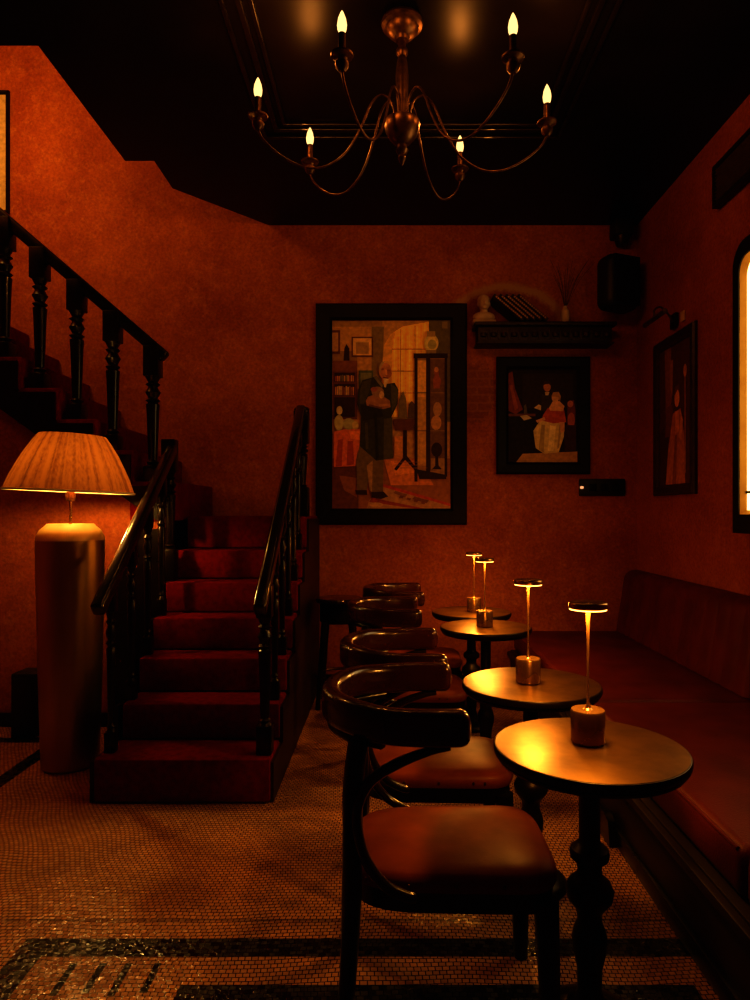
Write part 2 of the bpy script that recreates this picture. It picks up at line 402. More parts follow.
rv = MB(); j_ = rrect(wy0 + .075, wy1 - .075, wz0 + .125, wz1 - .105, .08); k_ = rrect(wy0 + .052, wy1 - .052, wz0 + .102, wz1 - .082, .084)
vs = [(XR - .078, a, b) for a, b in k_] + [(XR - .05, a, b) for a, b in j_]
rv.add(vs, [(i, (i + 1) % n, n + (i + 1) % n, n + i) for i in range(n)]).build('window_reveal', M['reveal'], wf, 35)
MB().b2((XR - .062, wy0 + .08, wz0 + .215), (XR - .0505, wy1 - .08, wz0 + .228)).build('window_bar', M['frame'], wf, 0)

# ------------------------------------------------------------------ staircase
st = empty('staircase', (-1.0, 3.2, 0), 'red carpeted staircase with black turned balusters rising to the left', 'staircase')
def sp(name, mb, m, sm=35):
    o = mb.build(name, m, st, sm); o.location = (1.0, -3.2, 0); return o
SX0, SX1 = -1.415, -.575
HZ = [.215, .402, .589, .776, .963, 1.15, 1.37]
DY = [3.19, 3.47, 3.70, 3.92, 4.14, 4.36, 4.58]
for i in range(7):
    yb = DY[i + 1] if i < 6 else YB - .056
    xl = SX0 if i == 0 else SX0 + .02
    mb = MB().b2((xl if i else SX0 - .005, DY[i], HZ[i] - (.21 if i == 0 else HZ[i] - HZ[i - 1]) + .004), (SX1, yb + (.01 if i < 6 else 0), HZ[i]), .012)
    sp('landing' if i == 6 else 'step', mb, M['carpet'])
# closed sides under the steps
poly = [(DY[0] + .02, .004)]
for i in range(7):
    poly += [(DY[i] + .02, HZ[i] - .02)]
    if i < 6: poly += [(DY[i + 1] + .02, HZ[i] - .02)]
poly += [(YB - .056, HZ[6] - .02), (YB - .056, .004)]
sp('stringer', MB().prism(poly, SX1 - .005, SX1 + .015, 'x'), M['brown'], 0)
sp('stringer', MB().prism(poly, SX0 - .03, SX0 - .006, 'x'), M['dark'], 0)
# upper flight
UX, UT, UR = -1.44, .245, .203
uz = [1.37 + .23 + UR * k for k in range(8)]
YU = 4.36
for k in range(8):
    xr = UX - UT * k; xl = xr - UT
    if xl < XL + .05: break
    z0 = uz[k] - (.23 if k == 0 else UR) - .03
    sp('step', MB().b2((xl - .01, YU - .02, z0), (xr + .02, YB - .004, uz[k]), .01), M['carpet'])
# raking soffit board that carries the open ends
nk = 7
pl = [(UX + .03, uz[0] - .03)]
for k in range(nk):
    pl += [(UX - UT * k - UT, uz[k] - .03)]
    if k < nk - 1: pl += [(UX - UT * k - UT, uz[k + 1] - .03)]
pl += [(UX - UT * nk, uz[nk - 1] - .30), (UX - .10, 1.36), (UX + .03, 1.30)]
sp('stringer', MB().prism(pl, YU - .035, YU - .005, 'y'), M['dark'], 0)

def baluster(mb, x, y, zb, zt, w=.052, blk_top=.17, blk_bot=.10):
    h = zt - zb
    mb.b2((x - w / 2, y - w / 2, zb), (x + w / 2, y + w / 2, zb + blk_bot), .005)
    mb.b2((x - w / 2, y - w / 2, zt - blk_top), (x + w / 2, y + w / 2, zt), .005)
    a, b = zb + blk_bot, zt - blk_top; L = b - a; r = w * .5
    prof = [(r * .95, 0), (r * .6, .025), (r * .82, .045), (r * .55, .065), (r * .58, .085), (r * .80, .60), (r * .88, .69), (r * .62, .71), (r * .95, .735), (r * .6, .76),
            (r * .62, .77), (r * .98, .825), (r * .62, .88), (r * .6, .89), (r * .95, .915), (r * .6, .94), (r * .98, 1.0)]
    mb.lathe([(q, a + t * L) for q, t in prof], (x, y, 0), 16)
    return mb
def raked(p0, p1, w, h):
    # moulded handrail between two points (tops), rounded section
    p0, p1 = Vector(p0), Vector(p1); d = (p1 - p0); L = d.length
    q = d.to_track_quat('X', 'Z').to_matrix()
    c = (p0 + p1) / 2 - q @ Vector((0, 0, h / 2))
    return MB().box(c, (L, w, h), .016, q, 3)
def rz_up(x): return 2.455 + (-1.464 - x) * .862
for px in (5, 40, 77, 113, 153):
    x = (px - VX) * (YU + .04) / F
    k = min(7, max(0, int((UX - x) / UT)))
    sp('baluster', baluster(MB(), x, YU + .04, uz[k], rz_up(x) - .05, .10, .2, .10), M['dark'])
for px in (-34, -70):
    x = (px - VX) * (YU + .04) / F; k = min(6, int((UX - x) / UT))
    sp('baluster', baluster(MB(), x, YU + .04, uz[k], rz_up(x) - .05, .10, .2, .10), M['dark'])
sp('handrail', raked((-1.455, YU + .04, rz_up(-1.455)), (-3.2, YU + .04, rz_up(-3.2)), .07, .075), M['dark'])
def rz_lo(y): return .975 + .80 * (y - 3.14)
RL, RR = SX0 + .035, SX1 - .04
for xb, ys in ((RL, [3.30, 3.56, 3.80, 4.03]), (RR, [3.56, 3.80, 4.03, 4.26, 4.46])):
    for y in ys:
        k = max(i for i in range(7) if DY[i] <= y - .03)
        sp('baluster', baluster(MB(), xb, y, HZ[k], rz_lo(y) - .045, .052, .15, .10), M['dark'])
sp('baluster', baluster(MB(), RR, 3.28, HZ[0], rz_lo(3.28) - .045, .075, .16, .14), M['dark'])
sp('newel', baluster(MB(), RL - .02, 4.24, HZ[4], 1.86, .085, .2, .2), M['dark'])
mb = baluster(MB(), RR, 4.64, HZ[6], 2.10, .10, .22, .2); mb.lathe([(.052, 2.10), (.055, 2.115), (.04, 2.13), (.0, 2.14)], (RR, 4.64, 0), 16)
sp('newel', mb, M['dark'])
sp('handrail', raked((RL, 3.12, rz_lo(3.12)), (RL - .0, 4.21, rz_lo(4.21)), .062, .07), M['rail'])
sp('handrail', raked((RR, 3.12, rz_lo(3.12)), (RR, 4.60, rz_lo(4.60)), .062, .07), M['rail'])
# plaster wall below the upper flight
pl2 = [(XL, 0), (SX0 - .035, 0), (SX0 - .035, 1.32), (UX - .10, 1.40), (UX - UT * nk, uz[nk - 1] - .26), (XL, uz[nk - 1] - .1)]
struct('wall_understair', MB().prism(pl2, YU + .0, YU + .05, 'y'), M['wall2'], 'plaster wall below the upper stair flight, behind the floor lamp', 'wall')
struct('trim_4', MB().prism([(-1.80, 0), (SX0 - .036, 0), (SX0 - .036, 1.29), (-1.64, 1.29), (-1.64, 1.04), (-1.80, 1.04)], YU - .034, YU - .022, 'y'), M['dark'], 'flat dark panel beside the lower stair flight, behind the balusters', 'panelling')  # flat dark sheet covering the wall behind the balusters
struct('baseboard_left', MB().b2((XL, YU - .02, 0), (-1.801, YU, .09), .005), M['dark'], 'dark baseboard behind the floor lamp', 'baseboard')

# ------------------------------------------------------------------ floor lamp
FX, FY = -1.772, 3.70
fl = empty('floor_lamp', (FX, FY, 0), 'tall bronze column floor lamp with a pleated amber shade beside the stairs', 'lamp')
MB().lathe([(.0, 0), (.140, 0), (.149, .012), (.163, .5), (.173, 1.0), (.176, 1.18), (.176, 1.244), (0, 1.244)], seg=48).build('base', M['vase'], fl)
MB().lathe([(0, 1.2445), (.1765, 1.2445), (.1765, 1.252), (.172, 1.27), (.155, 1.302), (.128, 1.325), (.12, 1.335), (.11, 1.335), (.105, 1.325), (0, 1.32)], seg=48).build('collar', M['lamplit_gold'], fl)
MB().lathe([(.008, 1.32), (.008, 1.47)], seg=12).build('stem', M['brass'], fl)
sk = MB().lathe([(.018, 1.46), (.026, 1.47), (.026, 1.50), (.02, 1.51), (.02, 1.54), (0, 1.54)], seg=20).build('bulb_socket', M['bronze'], fl)
MB().lathe([(.012, 1.54), (.022, 1.57), (.033, 1.61), (.028, 1.65), (.0, 1.67)], seg=20).build('light_bulb', M['lampbulb'], sk)
def pleat_shade(prof, n=120, amp=.006, cap=False):
    vs, fs = [], []
    for (r, z, a) in prof:
        for k in range(n):
            t = 2 * PI * k / n
            rr = r + a * (math.sin(t * 30) * .6 + math.sin(t * 17 + 1) * .4)
            vs.append((rr * math.cos(t), rr * math.sin(t), z))
    for i in range(len(prof) - 1):
        for k in range(n):
            k2 = (k + 1) % n; fs.append((i * n + k, i * n + k2, (i + 1) * n + k2, (i + 1) * n + k))
    return MB().add(vs, fs)
sh = pleat_shade([(.332, 0, .0), (.324, .02, .003), (.302, .075, .006), (.271, .14, .007), (.235, .21, .007), (.195, .275, .005), (.172, .31, .0)]).build('lamp_shade', M['shade'], fl, 60)
sh.location = (0, 0, 1.515); sh.rotation_euler = (0, math.radians(2.4), 0)
rm = MB(); rm.tube([(.332 * math.cos(2 * PI * k / 64), .332 * math.sin(2 * PI * k / 64), 0) for k in range(65)], .006, 8); rm.build('shade_rim', M['lining'], sh)
for k in range(3):
    a = 2 * PI * k / 3 + .4
    rm = MB().tube([(.02 * math.cos(a), .02 * math.sin(a), .04), (.264 * math.cos(a), .264 * math.sin(a), .155)], .003, 6).build('shade_spoke', M['bronze'], sh)

# small dark box behind the lamp
bx = MB().b2((-.075, -.09, 0), (.075, .09, .40), .012); bx.b2((-.06, -.096, .03), (.06, -.088, .37), .004)
tag(bx.build('subwoofer', M['plastic'], None, 35, (-2.27, 4.21, 0)), 'black loudspeaker box on the floor behind the bronze lamp', 'speaker')

# ------------------------------------------------------------------ tables and table lamps
TABS = [(.543, 1.815), (.530, 2.51), (.544, 3.79), (.532, 4.36)]
tw = ['nearest the viewer', 'second from the viewer', 'third from the viewer, overlapping the last one', 'farthest from the viewer, by the back wall']
def make_table():
    t = empty('bistro_table', (0, 0, 0), None, 'table', 'round brass tables along the banquette')
    MB().lathe([(0, .722), (.243, .722), (.255, .726), (.258, .734), (.258, .744), (.2555, .7484), (.2525, .749), (0, .749)], seg=72).build('rim', M['iron'], t)
    MB().lathe([(0, .7492), (.2525, .7492), (.2522, .7499), (.251, .75), (0, .75)], seg=72).build('table_top', M['top'], t)
    MB().lathe([(0, .712), (.245, .712), (.252, .7215), (0, .7215)], seg=48).build('under_ring', M['iron'], t)
    MB().lathe([(.09, .711), (.085, .70), (.034, .685), (.029, .66), (.028, .50), (.032, .492), (.050, .478), (.053, .465), (.050, .452), (.034, .44), (.031, .42), (.036, .405), (.056, .388), (.064, .368), (.060, .345), (.044, .325),
                (.034, .31), (.032, .285), (.042, .262), (.047, .24), (.045, .21), (.034, .16), (.032, .10), (.04, .075), (.06, .06)], seg=28).build('pedestal', M['iron'], t)
    MB().lathe([(.0, 0), (.132, 0), (.136, .008), (.133, .02), (.118, .034), (.09, .048), (.065, .06), (0, .06)], seg=48).build('base', M['iron'], t)
    return t
def make_lamp():
    l = empty('table_lamp', (0, 0, 0), None, 'lamp', 'small brass table lamps, one on each table')
    MB().lathe([(0, 0), (.044, 0), (.0465, .003), (.0465, .086), (.0445, .09), (.018, .09), (0, .09)], seg=40).build('base', M['brass'], l)
    MB().lathe([(.013, .0905), (.008, .094), (.0042, .11), (.0032, .16), (.0034, .25), (.0046, .32), (.0072, .368)], seg=16).build('stem', M['brass'], l)
    h = MB().lathe([(.0, .369), (.050, .369), (.053, .372), (.053, .383), (.051, .386), (.046, .388), (0, .388)], seg=40).build('lamp_head', M['brass'], l)
    MB().lathe([(.020, .3688), (.020, .3662), (.0505, .3662), (.0505, .3688)], seg=40, cap=False).build('diffuser', M['led'], h)
    return l
t0, l0 = make_table(), make_lamp()
lampx = [(.006, .035), (-.008, .01), (-.006, .0), (.017, .0)]
for i, (x, y) in enumerate(TABS):
    t = t0 if i == 0 else copy_tree(t0); t.location = (x, y, 0); t.scale = (1, 1, (1.017, 1.010, 1, 1)[i])
    t['label'] = 'round brass topped pedestal table ' + tw[i]
    l = l0 if i == 0 else copy_tree(l0); l.location = (x + lampx[i][0], y + lampx[i][1], .7505 * t.scale.z)
    l['label'] = 'slim lit brass table lamp on the ' + ('nearest round table', 'second round table from the viewer', 'third round table from the viewer', 'farthest round table, by the back wall')[i]
    L = light('AREA', 'table_lamp_light', (l.location.x, l.location.y, l.location.z + .362), (1.0, .46, .085), 3.0, shape='DISK', size=.09)
    light('POINT', 'table_lamp_edge_light', (l.location.x, l.location.y, l.location.z + .36), (1.0, .36, .06), 3.4 if i < 2 else 6.0, shadow_soft_size=.05)

# ------------------------------------------------------------------ chairs
def sweep(path, sec, scale):
    P = [Vector(p) for p in path]; vs, fs = [], []; n, m = len(P), len(sec)
    for i, p in enumerate(P):
        t = (P[min(i + 1, n - 1)] - P[max(i - 1, 0)]); t.z = 0; t.normalize(); nrm = Vector((t.y, -t.x, 0))
        for (a, b) in sec: vs.append(p + nrm * a * scale[i] + Vector((0, 0, b * scale[i])))
    for i in range(n - 1):
        for k in range(m): fs.append((i * m + k, i * m + (k + 1) % m, (i + 1) * m + (k + 1) % m, (i + 1) * m + k))
    fs += [tuple(range(m - 1, -1, -1)), tuple((n - 1) * m + k for k in range(m))]
    return MB().add(vs, fs)
def rsec(w, h, r, n=5):
    out = []
    for cx, cy, s in ((w / 2 - r, h / 2 - r, 0), (-w / 2 + r, h / 2 - r, 1), (-w / 2 + r, -h / 2 + r, 2), (w / 2 - r, -h / 2 + r, 3)):
        for k in range(n + 1):
            t = PI / 2 * (s + k / n); out.append((cx + r * math.cos(t), cy + r * math.sin(t)))
    return out
def seat_outline(g=0.0, n=44):
    out = []
    for k in range(n):
        t = 2 * PI * k / n; c, s = math.cos(t), math.sin(t); e = .42
        x = math.copysign(abs(c) ** e, c) * (.272 + g); w = .208 + .028 * c
        y = math.copysign(abs(s) ** e, s) * (w + g)
        out.append((.02 + x, y))
    return out
def make_chair():
    c = empty('armchair', (0, 0, 0), None, 'chair', 'bentwood armchairs in a row facing the tables')
    half = [(.050, -.253), (.0, -.258), (-.08, -.256), (-.17, -.235), (-.25, -.18), (-.30, -.10), (-.318, 0)]
    path = half + [(x, -y) for x, y in reversed(half[:-1])]
    path = smoothpath([(x, y, .865 + (.006 if x < -.2 else 0)) for x, y in path], 6); n = len(path)
    def endsc(i):
        d = min(i, n - 1 - i); return [.35, .72, .9, .97][d] if d < 4 else 1.0
    br = sweep(path, rsec(.052, .092, .022), [endsc(i) for i in range(n)]).build('backrest', M['leather_dark'], c, 50)
    lp = smoothpath([(x * .99, y * .985, .815) for x, y, _ in [(p.x, p.y, p.z) for p in path[18:-18:6]]], 5)
    sweep(lp, rsec(.03, .022, .008, 3), [1] * len(lp)).build('back_rail', M['dark'], br, 50)
    out = seat_outline(); nn = len(out)
    vs, fs = [], []
    rings = [(.0, .425), (.006, .44), (.004, .458), (-.012, .472), (-.05, .481), (-.11, .486), (-.17, .487)]
    for g, z in rings: vs += [(x, y, z) for x, y in seat_outline(g)]
    for i in range(len(rings) - 1):
        for k in range(nn): fs.append((i * nn + k, i * nn + (k + 1) % nn, (i + 1) * nn + (k + 1) % nn, (i + 1) * nn + k))
    fs += [tuple(range(nn - 1, -1, -1)), tuple((len(rings) - 1) * nn + k for k in range(nn))]
    se = MB().add(vs, fs).build('seat', M['leather'], c, 60)
    st_ = MB()
    for k in range(0, nn):
        x, y = seat_outline(.004)[k]
        if x < .2: st_.lathe([(.0055, -.004), (.0045, .002), (0, .005)], (x, y, .447), 8)
    st_.build('stud', M['bronze'], se)['kind'] = 'stuff'
    MB().prism(seat_outline(-.004), .372, .4245).build('seat_rail', M['dark'], c)
    for s in (-1, 1):
        MB().tube(smoothpath([(.262, s * .192, 0), (.26, s * .192, .2), (.252, s * .190, .40)], 5), [.022 + .012 * k / 10 for k in range(11)], 12).build('leg', M['dark'], c, 60)
        MB().tube(smoothpath([(-.275, s * .205, 0), (-.255, s * .215, .25), (-.245, s * .226, .50), (-.243, s * .232, .70), (-.23, s * .222, .82)], 5), [.018 + .008 * min(1, k / 9) for k in range(21)], 12).build('leg', M['dark'], c, 60)
        q = smoothpath([(.0, s * .252, .815), (-.05, s * .252, .806), (-.13, s * .251, .775), (-.2, s * .249, .728), (-.232, s * .252, .66), (-.225, s * .254, .58), (-.20, s * .256, .52), (-.16, s * .256, .472), (-.11, s * .25, .444), (-.085, s * .243, .436)], 5)
        MB().tube(q, [.008 + .006 * min(1, k / 10, (len(q) - 1 - k) / 3 + .4) for k in range(len(q))], 10).build('brace', M['rail'], c, 60)
    return c
ch0 = make_chair()
chl = ['black bentwood armchair with a full view of its brown leather seat, nearest the viewer',
       'black armchair with a brown leather seat, partly hidden behind the nearest armchair',
       'dark leather armchair third in the row, only its curved back showing',
       'dark leather armchair last in the row by the back wall']
for i, (x, y, r) in enumerate([(.150, 1.91, 0), (.152, 2.56, 0), (.112, 3.62, 0), (.165, 4.37, 0)]):
    c = ch0 if i == 0 else copy_tree(ch0)
    c.location = (x, y, 0); c.rotation_euler = (0, 0, r); c['label'] = chl[i]

# bar stool in the corner by the stairs
bs = empty('bar_stool', (-.372, 4.86, 0), 'dark wooden bar stool by the back wall, right of the stairs', 'stool')
MB().lathe([(0, .74), (.15, .74), (.165, .75), (.168, .765), (.16, .778), (.0, .782)], seg=36).build('seat', M['leather_dark'], bs)
MB().lathe([(.0, .60), (.13, .60), (.14, .61), (.14, .7395), (0, .7395)], seg=32).build('apron', M['dark'], bs)
for sx in (-1, 1):
    for sy in (-1, 1):
        MB().tube([(sx * .14, sy * .14, 0), (sx * .095, sy * .095, .62)], [.016, .022], 10).build('leg', M['dark'], bs)
rg = MB(); rg.tube([(.168 * math.cos(2 * PI * k / 32), .168 * math.sin(2 * PI * k / 32), .22) for k in range(33)], .01, 8); rg.build('foot_ring', M['bronze'], bs)

# ------------------------------------------------------------------ banquette
bq = empty('banquette', (1.45, 2.8, 0), 'long oxblood leather banquette on a dark wooden base along the right wall', 'bench')
def bp_(name, mb, m, sm=40):
    o = mb.build(name, m, bq, sm); o.location = (-1.45, -2.8, 0); return o
BY0, BY1 = .15, YB - .02
bp_('base', MB().b2((.962, BY0, 0), (1.96, BY1, .30), .004), M['brown'])
bp_('ledge', MB().b2((.935, BY0, .255), (.99, BY1, .29), .008), M['brown'])
bp_('plinth', MB().b2((.945, BY0, 0), (.975, BY1, .07), .006), M['dark'])
segs = [(BY0, 1.86), (1.87, 3.34), (3.348, BY1)]
for a, b in segs:
    bp_('seat_cushion', MB().b2((.985, a, .302), (1.86, b, .455), .035, 4), M['leather_red'])
    pp = MB().tube([(.992, a + .03, .441), (.992, b - .03, .441)], .007, 8)
    bp_('piping', pp, M['leather_red'])
    # back with shallow vertical channels and a rounded top
    vs, fs = [], []; ny = max(8, int((b - a) / .012)); prof = []
    for k in range(15):
        t = k / 14
        if t < .6: prof.append((1.79 + .06 * t / .6, .46 + .40 * t / .6))
        else:
            an = (t - .6) / .4 * PI / 2; prof.append((1.85 + .08 * (1 - math.cos(an)), .86 + .08 * math.sin(an)))
    prof += [(1.97, .94), (1.97, .458)]
    for j in range(ny + 1):
        y = a + (b - a) * j / ny; e = min(j, ny - j) / 4.0; e = min(1, e)
        gr = abs(math.sin(PI * (y - a) / .14)) ** .35
        for (x, z) in prof:
            off = (.010 * (1 - gr) + .03 * (1 - e) ** 2) if x < 1.93 else 0
            vs.append((x + off, y, z - .02 * (1 - e) ** 2 * (z > .8)))
    m_ = len(prof)
    for j in range(ny):
        for k in range(m_): fs.append((j * m_ + k, j * m_ + (k + 1) % m_, (j + 1) * m_ + (k + 1) % m_, (j + 1) * m_ + k))
    fs += [tuple(range(m_)), tuple(ny * m_ + k for k in range(m_ - 1, -1, -1))]
    bp_('back_cushion', MB().add(vs, fs), M['leather_red'], 50)
ft = MB().prism([(2.78, 0), (2.98, 0), (2.96, .06), (2.92, .10), (2.86, .12), (2.80, .10)], .915, .945, 'x')
bp_('bracket_foot', ft, M['dark'])

# ------------------------------------------------------------------ chandelier
CX, CY, CZ = .056, 3.10, 3.16
cl = empty('chandelier', (CX, CY, CZ), 'bronze six-arm candle chandelier with lit flame bulbs under the black ceiling', 'chandelier')
MB().lathe([(0, .54), (.05, .54), (.06, .525), (.094, .52), (.098, .508), (.094, .495), (.078, .488), (.074, .475), (.056, .455), (.036, .443), (.03, .428), (0, .425)], seg=36).build('ceiling_cup', M['bronze'], cl)
MB().lathe([(.016, .43), (.018, .40), (.028, .385), (.028, .37), (.018, .355), (.024, .33), (.03, .27), (.028, .18), (.022, .11), (.020, .07), (.03, .065)], seg=24).build('stem', M['bronze'], cl)
MB().lathe([(.0, .066), (.06, .066), (.08, .055), (.084, .04), (.078, .01), (.062, -.02), (.04, -.045), (.022, -.055), (.02, -.065), (.03, -.08), (.022, -.095), (.014, -.10), (.02, -.115), (.012, -.135), (.0, -.155)], seg=32).build('bowl', M['bronze'], cl)
cups = [(342, 70), (513, 72), (258, 129), (547, 135), (310, 173), (460, 180)]
armp = [(.05, .05), (.055, .10), (.085, .155), (.15, .175), (.22, .13), (.29, .02), (.40, -.10), (.55, -.165), (.70, -.165), (.85, -.115), (.96, -.05), (1.0, .0)]
for (px, py) in cups:
    zc = 1.75; Y = F * zc / (VY - py); X = (px - VX) * Y / F
    d = Vector((X - CX, Y - CY, 0)); R = d.length; u = d.normalized(); zo = EYE + zc - CZ
    pts = smoothpath([u * (R * t) + Vector((0, 0, z + zo * t)) for t, z in armp], 6)
    MB().tube(pts, .0056, 8).build('arm', M['bronze'], cl, 60)
    cp = MB().lathe([(.0, -.006), (.012, -.006), (.026, .012), (.028, .026), (.018, .036), (.022, .044), (.044, .054), (.046, .060), (.02, .064), (.0, .064)], seg=24).build('candle_cup', M['bronze'], cl)
    cp.location = u * R + Vector((0, 0, zo))
    MB().lathe([(.015, .064), (.015, .143), (0, .143)], seg=16).build('candle_sleeve', M['bronze'], cp)
    MB().lathe([(.012, .1435), (.018, .160), (.020, .178), (.016, .203), (.007, .226), (0, .238)], seg=16).build('flame_bulb', M['bulb'], cp)
    w = cl.location + cp.location
    light('POINT', 'chandelier_bulb_light', (w.x, w.y, w.z + .275), (1.0, .37, .075), 4.0, shadow_soft_size=.03)

# ------------------------------------------------------------------ pictures
def pic_mesh(polys, conv):
    vs, fs, cols = [], [], []
    for i, (c, pts) in enumerate(polys):
        b = len(vs)
        for p in pts: vs.append(conv(p, i))
        fs.append(tuple(range(b, b + len(pts)))); cols.append(c)
    return vs, fs, cols
def picture(name, label, W, H, fw, polys, crop, framemat, depth=.045, bevel=.012):
    # frame lies in the XZ plane facing -Y, back at y=0; polys are given in crop pixels
    x0_, y0_, x1_, y1_ = crop
    e = empty(name, (0, 0, 0), label, 'picture')
    f = MB(); iw, ih = W / 2 - fw, H / 2 - fw
    vs = []; fs = []
    rings = [(W / 2, H / 2, 0), (W / 2, H / 2, -depth + bevel), (W / 2 - bevel, H / 2 - bevel, -depth), (iw + bevel * 1.6, ih + bevel * 1.6, -depth * .85), (iw, ih, -depth * .45), (iw, ih, 0)]
    for (a, b, y) in rings: vs += [(-a, y, -b), (a, y, -b), (a, y, b), (-a, y, b)]
    for k in range(len(rings) - 1):
        for i in range(4): fs.append((k * 4 + i, k * 4 + (i + 1) % 4, (k + 1) * 4 + (i + 1) % 4, (k + 1) * 4 + i))
    MB().add(vs, fs).build('frame', framemat, e, 0)
    def conv(p, i):
        u, v = (p[0] - x0_) / (x1_ - x0_), (p[1] - y0_) / (y1_ - y0_)
        u, v = min(1, max(0, u)), min(1, max(0, v))
        return ((u - .5) * 2 * iw, -.008 - .00025 * i, (.5 - v) * 2 * ih)
    vs, fs, cols = pic_mesh(polys, conv)
    me = bpy.data.meshes.new('canvas'); me.from_pydata(vs, [], fs)
    at_ = me.color_attributes.new('Col', 'FLOAT_COLOR', 'CORNER')
    for pi, p in enumerate(me.polygons):
        for li in p.loop_indices: at_.data[li].color = c4(cols[pi])
    # every polygon faces the room
    bm = bmesh.new(); bm.from_mesh(me)
    for f_ in bm.faces:
        f_.normal_update()
        if f_.normal.y > 0: f_.normal_flip()
    bm.to_mesh(me); bm.free()
    me.materials.append(M['paint'])
    o = bpy.data.objects.new('canvas', me); COL.objects.link(o); o.parent = e
    return e
def R_(x0, y0, x1, y1): return [(x0, y0), (x1, y0), (x1, y1), (x0, y1)]
def E_(cx, cy, rx, ry, n=14): return [(cx + rx * math.cos(2 * PI * k / n), cy + ry * math.sin(2 * PI * k / n)) for k in range(n)]
OCH, YEL, DKB, BRN, GRN, SKN, WHT, RED, ORG = (.50, .27, .07), (.95, .56, .11), (.04, .018, .010), (.14, .05, .018), (.045, .042, .018), (.50, .22, .09), (.62, .46, .26), (.42, .07, .025), (.55, .20, .045)
